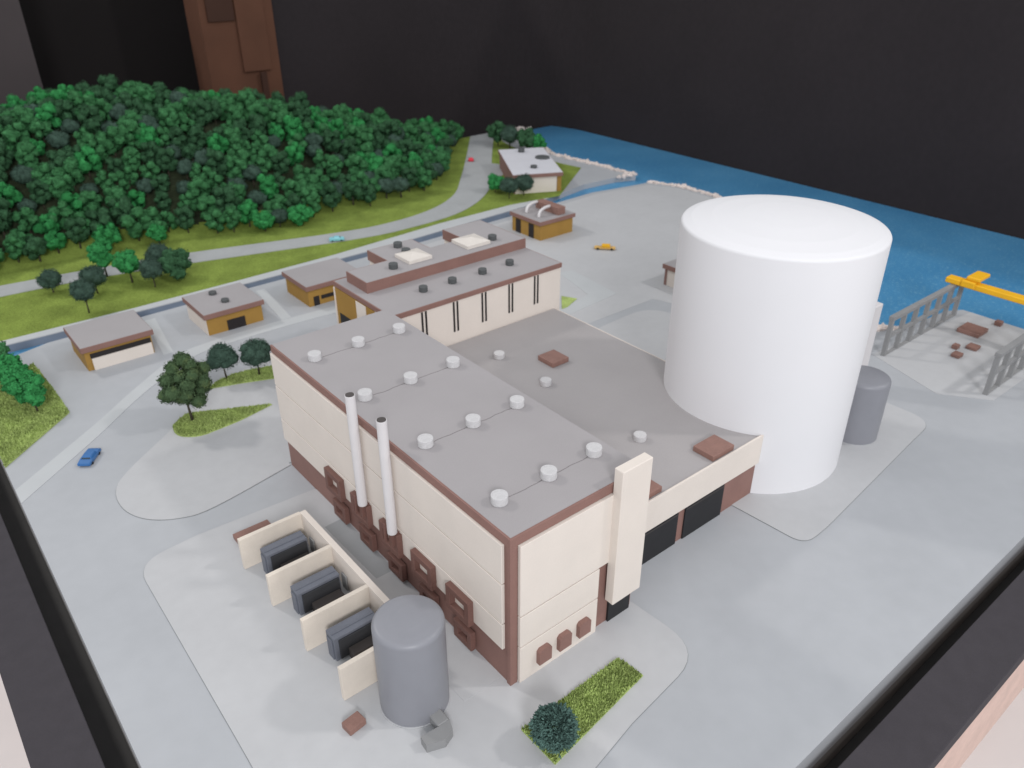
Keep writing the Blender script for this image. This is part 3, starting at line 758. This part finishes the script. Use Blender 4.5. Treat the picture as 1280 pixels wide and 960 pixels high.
solo(5, -2.17, 27.9, .95, .52, M['leaf_blue'], 'round dark tree at the far left of the verge below the road', 'seafoam', .3)
solo(6, -1.58, 24.75, 1.42, .55, M['leaf_blue'], 'round dark tree on the verge right behind the leftmost shed', 'seafoam', .42)
solo(7, -.75, 26.6, 1.2, .6, M['leaf_blue'], 'round dark tree beside the bright green pair on the verge', 'seafoam', .35)
solo(8, .1, 28.3, 1.75, .5, M['leaf_bright'], 'bright green tree on the verge, left one of a pair', 'foam', .35)
solo(9, .75, 26.9, 1.5, .55, M['leaf_bright'], 'bright green tree on the verge, right one of a pair', 'foam', .35)
solo(10, 1.35, 25.75, 1.25, .55, M['leaf_blue'], 'round dark tree in front of the verge cluster behind the vented shed', 'seafoam', .35)
solo(11, 2.0, 26.9, 1.45, .6, M['leaf_blue'], 'round dark tree at the back of the verge cluster behind the vented shed', 'seafoam', .3)
solo(12, 2.45, 26.0, 1.25, .62, M['leaf_dark'], 'deep green tree at the right of the verge cluster behind the vented shed', 'foam', .25)
solo(13, 21.3, 27.4, 1.0, .5, M['leaf_bright'], 'bright green tree in front of the white roofed shore building', 'foam', .3)
solo(14, 21.2, 26.0, 1.15, .62, M['leaf_blue'], 'dark round tree in front of the white roofed shore building, beside the bright one', 'seafoam', .35)
solo(15, 22.2, 25.9, 1.2, .62, M['leaf_blue'], 'dark round tree against the cream front of the shore building', 'seafoam', .35)
solo(16, 28.6, 36.3, 1.6, .7, M['leaf_dark'], 'tall dark tree behind the shore building, nearest to the road', 'foam', .3)
solo(17, 28.6, 35.0, 1.5, .75, M['leaf_blue'], 'dark round tree behind the left corner of the white roof', 'seafoam', .3)
solo(18, 29.1, 33.8, 1.45, .7, M['leaf_dark'], 'deep green tree behind the middle of the white roof', 'foam', .3)
solo(19, 29.5, 33.0, 1.1, .5, M['leaf_bright'], 'bright green tree at the shore behind the white roof', 'foam', .3)
solo(23, 3.3, 31.0, .95, .42, M['leaf_bright'], 'bright green tree at the foot of the wooded hill, leftmost one on the grass', 'foam', .3)
solo(24, 10.0, 29.3, .95, .6, M['leaf_bright'], 'broad bright green tree at the foot of the hill, above the cyan car', 'foam', .25)
solo(25, 8.1, 29.55, .9, .5, M['leaf_bright'], 'bright green bushy tree at the foot of the hill between dark ones', 'foam', .25)
solo(26, 9.0, 29.75, .9, .5, M['leaf_blue'], 'dark blue green tree at the foot of the hill between two bright ones', 'seafoam', .3)
# leaning row on the left lawn: one long bright tree crown made of clumps
solo(30, -4.95, 17.75, 1.25, .42, M['leaf_bright'], 'bright green tree nearest to the camera on the left lawn', 'foam', .28, .04)
solo(31, -5.15, 18.6, 1.35, .5, M['leaf_bright'], 'bright green tree in the middle of the left lawn clump', 'foam', .3, .04)
solo(32, -5.25, 19.6, 1.3, .5, M['leaf_bright'], 'bright green tree third from the camera on the left lawn', 'foam', .3, .04)
solo(33, -5.45, 20.4, 1.5, .5, M['leaf_mid'], 'green tree at the channel end of the left lawn', 'foam', .3, .03)

# round spiky shrub on the front lawn
def spiky(seed, r, n):
    rnd = random.Random(seed); b = MB(); bm = b.bm
    for k in range(n):
        u = rnd.uniform(-.45, 1); a = rnd.uniform(0, 6.283); q = math.sqrt(1-u*u)
        d = Vector((q*math.cos(a), q*math.sin(a), u))
        p0 = d*r*rnd.uniform(.35, .6); p1 = d*r*rnd.uniform(.85, 1.08)
        p1 += Vector((rnd.gauss(0, 1), rnd.gauss(0, 1), rnd.gauss(0, 1)))*r*.06
        t = d.orthogonal().normalized()*.010
        w = d.cross(t).normalized()*.010
        vs = [bm.verts.new(p0+t), bm.verts.new(p0-t*.5+w), bm.verts.new(p0-t*.5-w), bm.verts.new(p1+t*.5), bm.verts.new(p1-t*.3+w*.5), bm.verts.new(p1-t*.3-w*.5)]
        bm.faces.new((vs[0], vs[1], vs[4], vs[3])); bm.faces.new((vs[1], vs[2], vs[5], vs[4])); bm.faces.new((vs[2], vs[0], vs[3], vs[5]))
        for j in range(5):
            dd = (d + Vector((rnd.gauss(0, 1), rnd.gauss(0, 1), rnd.gauss(0, 1)))*.55).normalized()
            s = rnd.uniform(.03, .055)*r/.38; c = p1 - d*r*rnd.uniform(0, .22); o = dd.orthogonal().normalized()*s*.28
            v = [bm.verts.new(c-o), bm.verts.new(c+o), bm.verts.new(c+dd*s+o*.5), bm.verts.new(c+dd*s-o*.5)]
            bm.faces.new(v)
    me = b.mesh('crown'); return me
me = spiky(3, .40, 1900); me.materials.append(M['leaf_teal'])
for v in me.vertices: v.co.z = v.co.z*.95+.46
tree('round_shrub', -.22, -1.55, .05, me, tm_mat(trunk_mesh(.3, .04, 77, 5, .15)), 1.0, 0, 'spiky teal green ball shrub on the corner of the small front lawn', None, 'shrub')

# ------------------------------------------------------------------ white chippings along the shore
def stones():
    rnd = random.Random(5); bm = bmesh.new()
    def along(P, step, wid, n):
        for a, b in zip(P, P[1:]):
            a = Vector(a); b = Vector(b); L = (b-a).length
            for k in range(int(L/step)):
                for j in range(n):
                    p = a+(b-a)*((k+rnd.random())*step/L); nrm = Vector((-(b-a).y, (b-a).x)).normalized()
                    p = p+nrm*rnd.uniform(-wid, wid)
                    s = rnd.uniform(.07, .19)
                    vs = bmesh.ops.create_icosphere(bm, subdivisions=1, radius=s)['verts']
                    sc = Vector((rnd.uniform(.7, 1.3), rnd.uniform(.7, 1.3), rnd.uniform(.5, .9)))
                    for v in vs: v.co = Vector((v.co.x*sc.x, v.co.y*sc.y, v.co.z*sc.z))*rnd.uniform(.8, 1.2)+Vector((p.x, p.y, rnd.uniform(-.02, .08)))
    along(SHORE_S[:6], .16, .13, 2); along(SHORE_N, .16, .16, 2)
    along([(21.3, 3.9), (22.3, 3.25)], .14, .1, 2)
    along([(29.1, 25.25), (30.4, 24.8)], .2, .15, 2)
    for k in range(45):
        p = (32.6+rnd.gauss(0, .5), 39.0+rnd.gauss(0, .35), rnd.uniform(0, .15)); s = rnd.uniform(.1, .22)
        vs = bmesh.ops.create_icosphere(bm, subdivisions=1, radius=s)['verts']
        for v in vs: v.co = v.co*rnd.uniform(.8, 1.2)+Vector(p)
    b = MB(); b.bm.free(); b.bm = bm
    o = b.build('shore_stones', M['stone']); o['kind'] = 'stuff'; o['label'] = 'line of whitish stone chippings along the water edge'; o['category'] = 'stones'
stones()
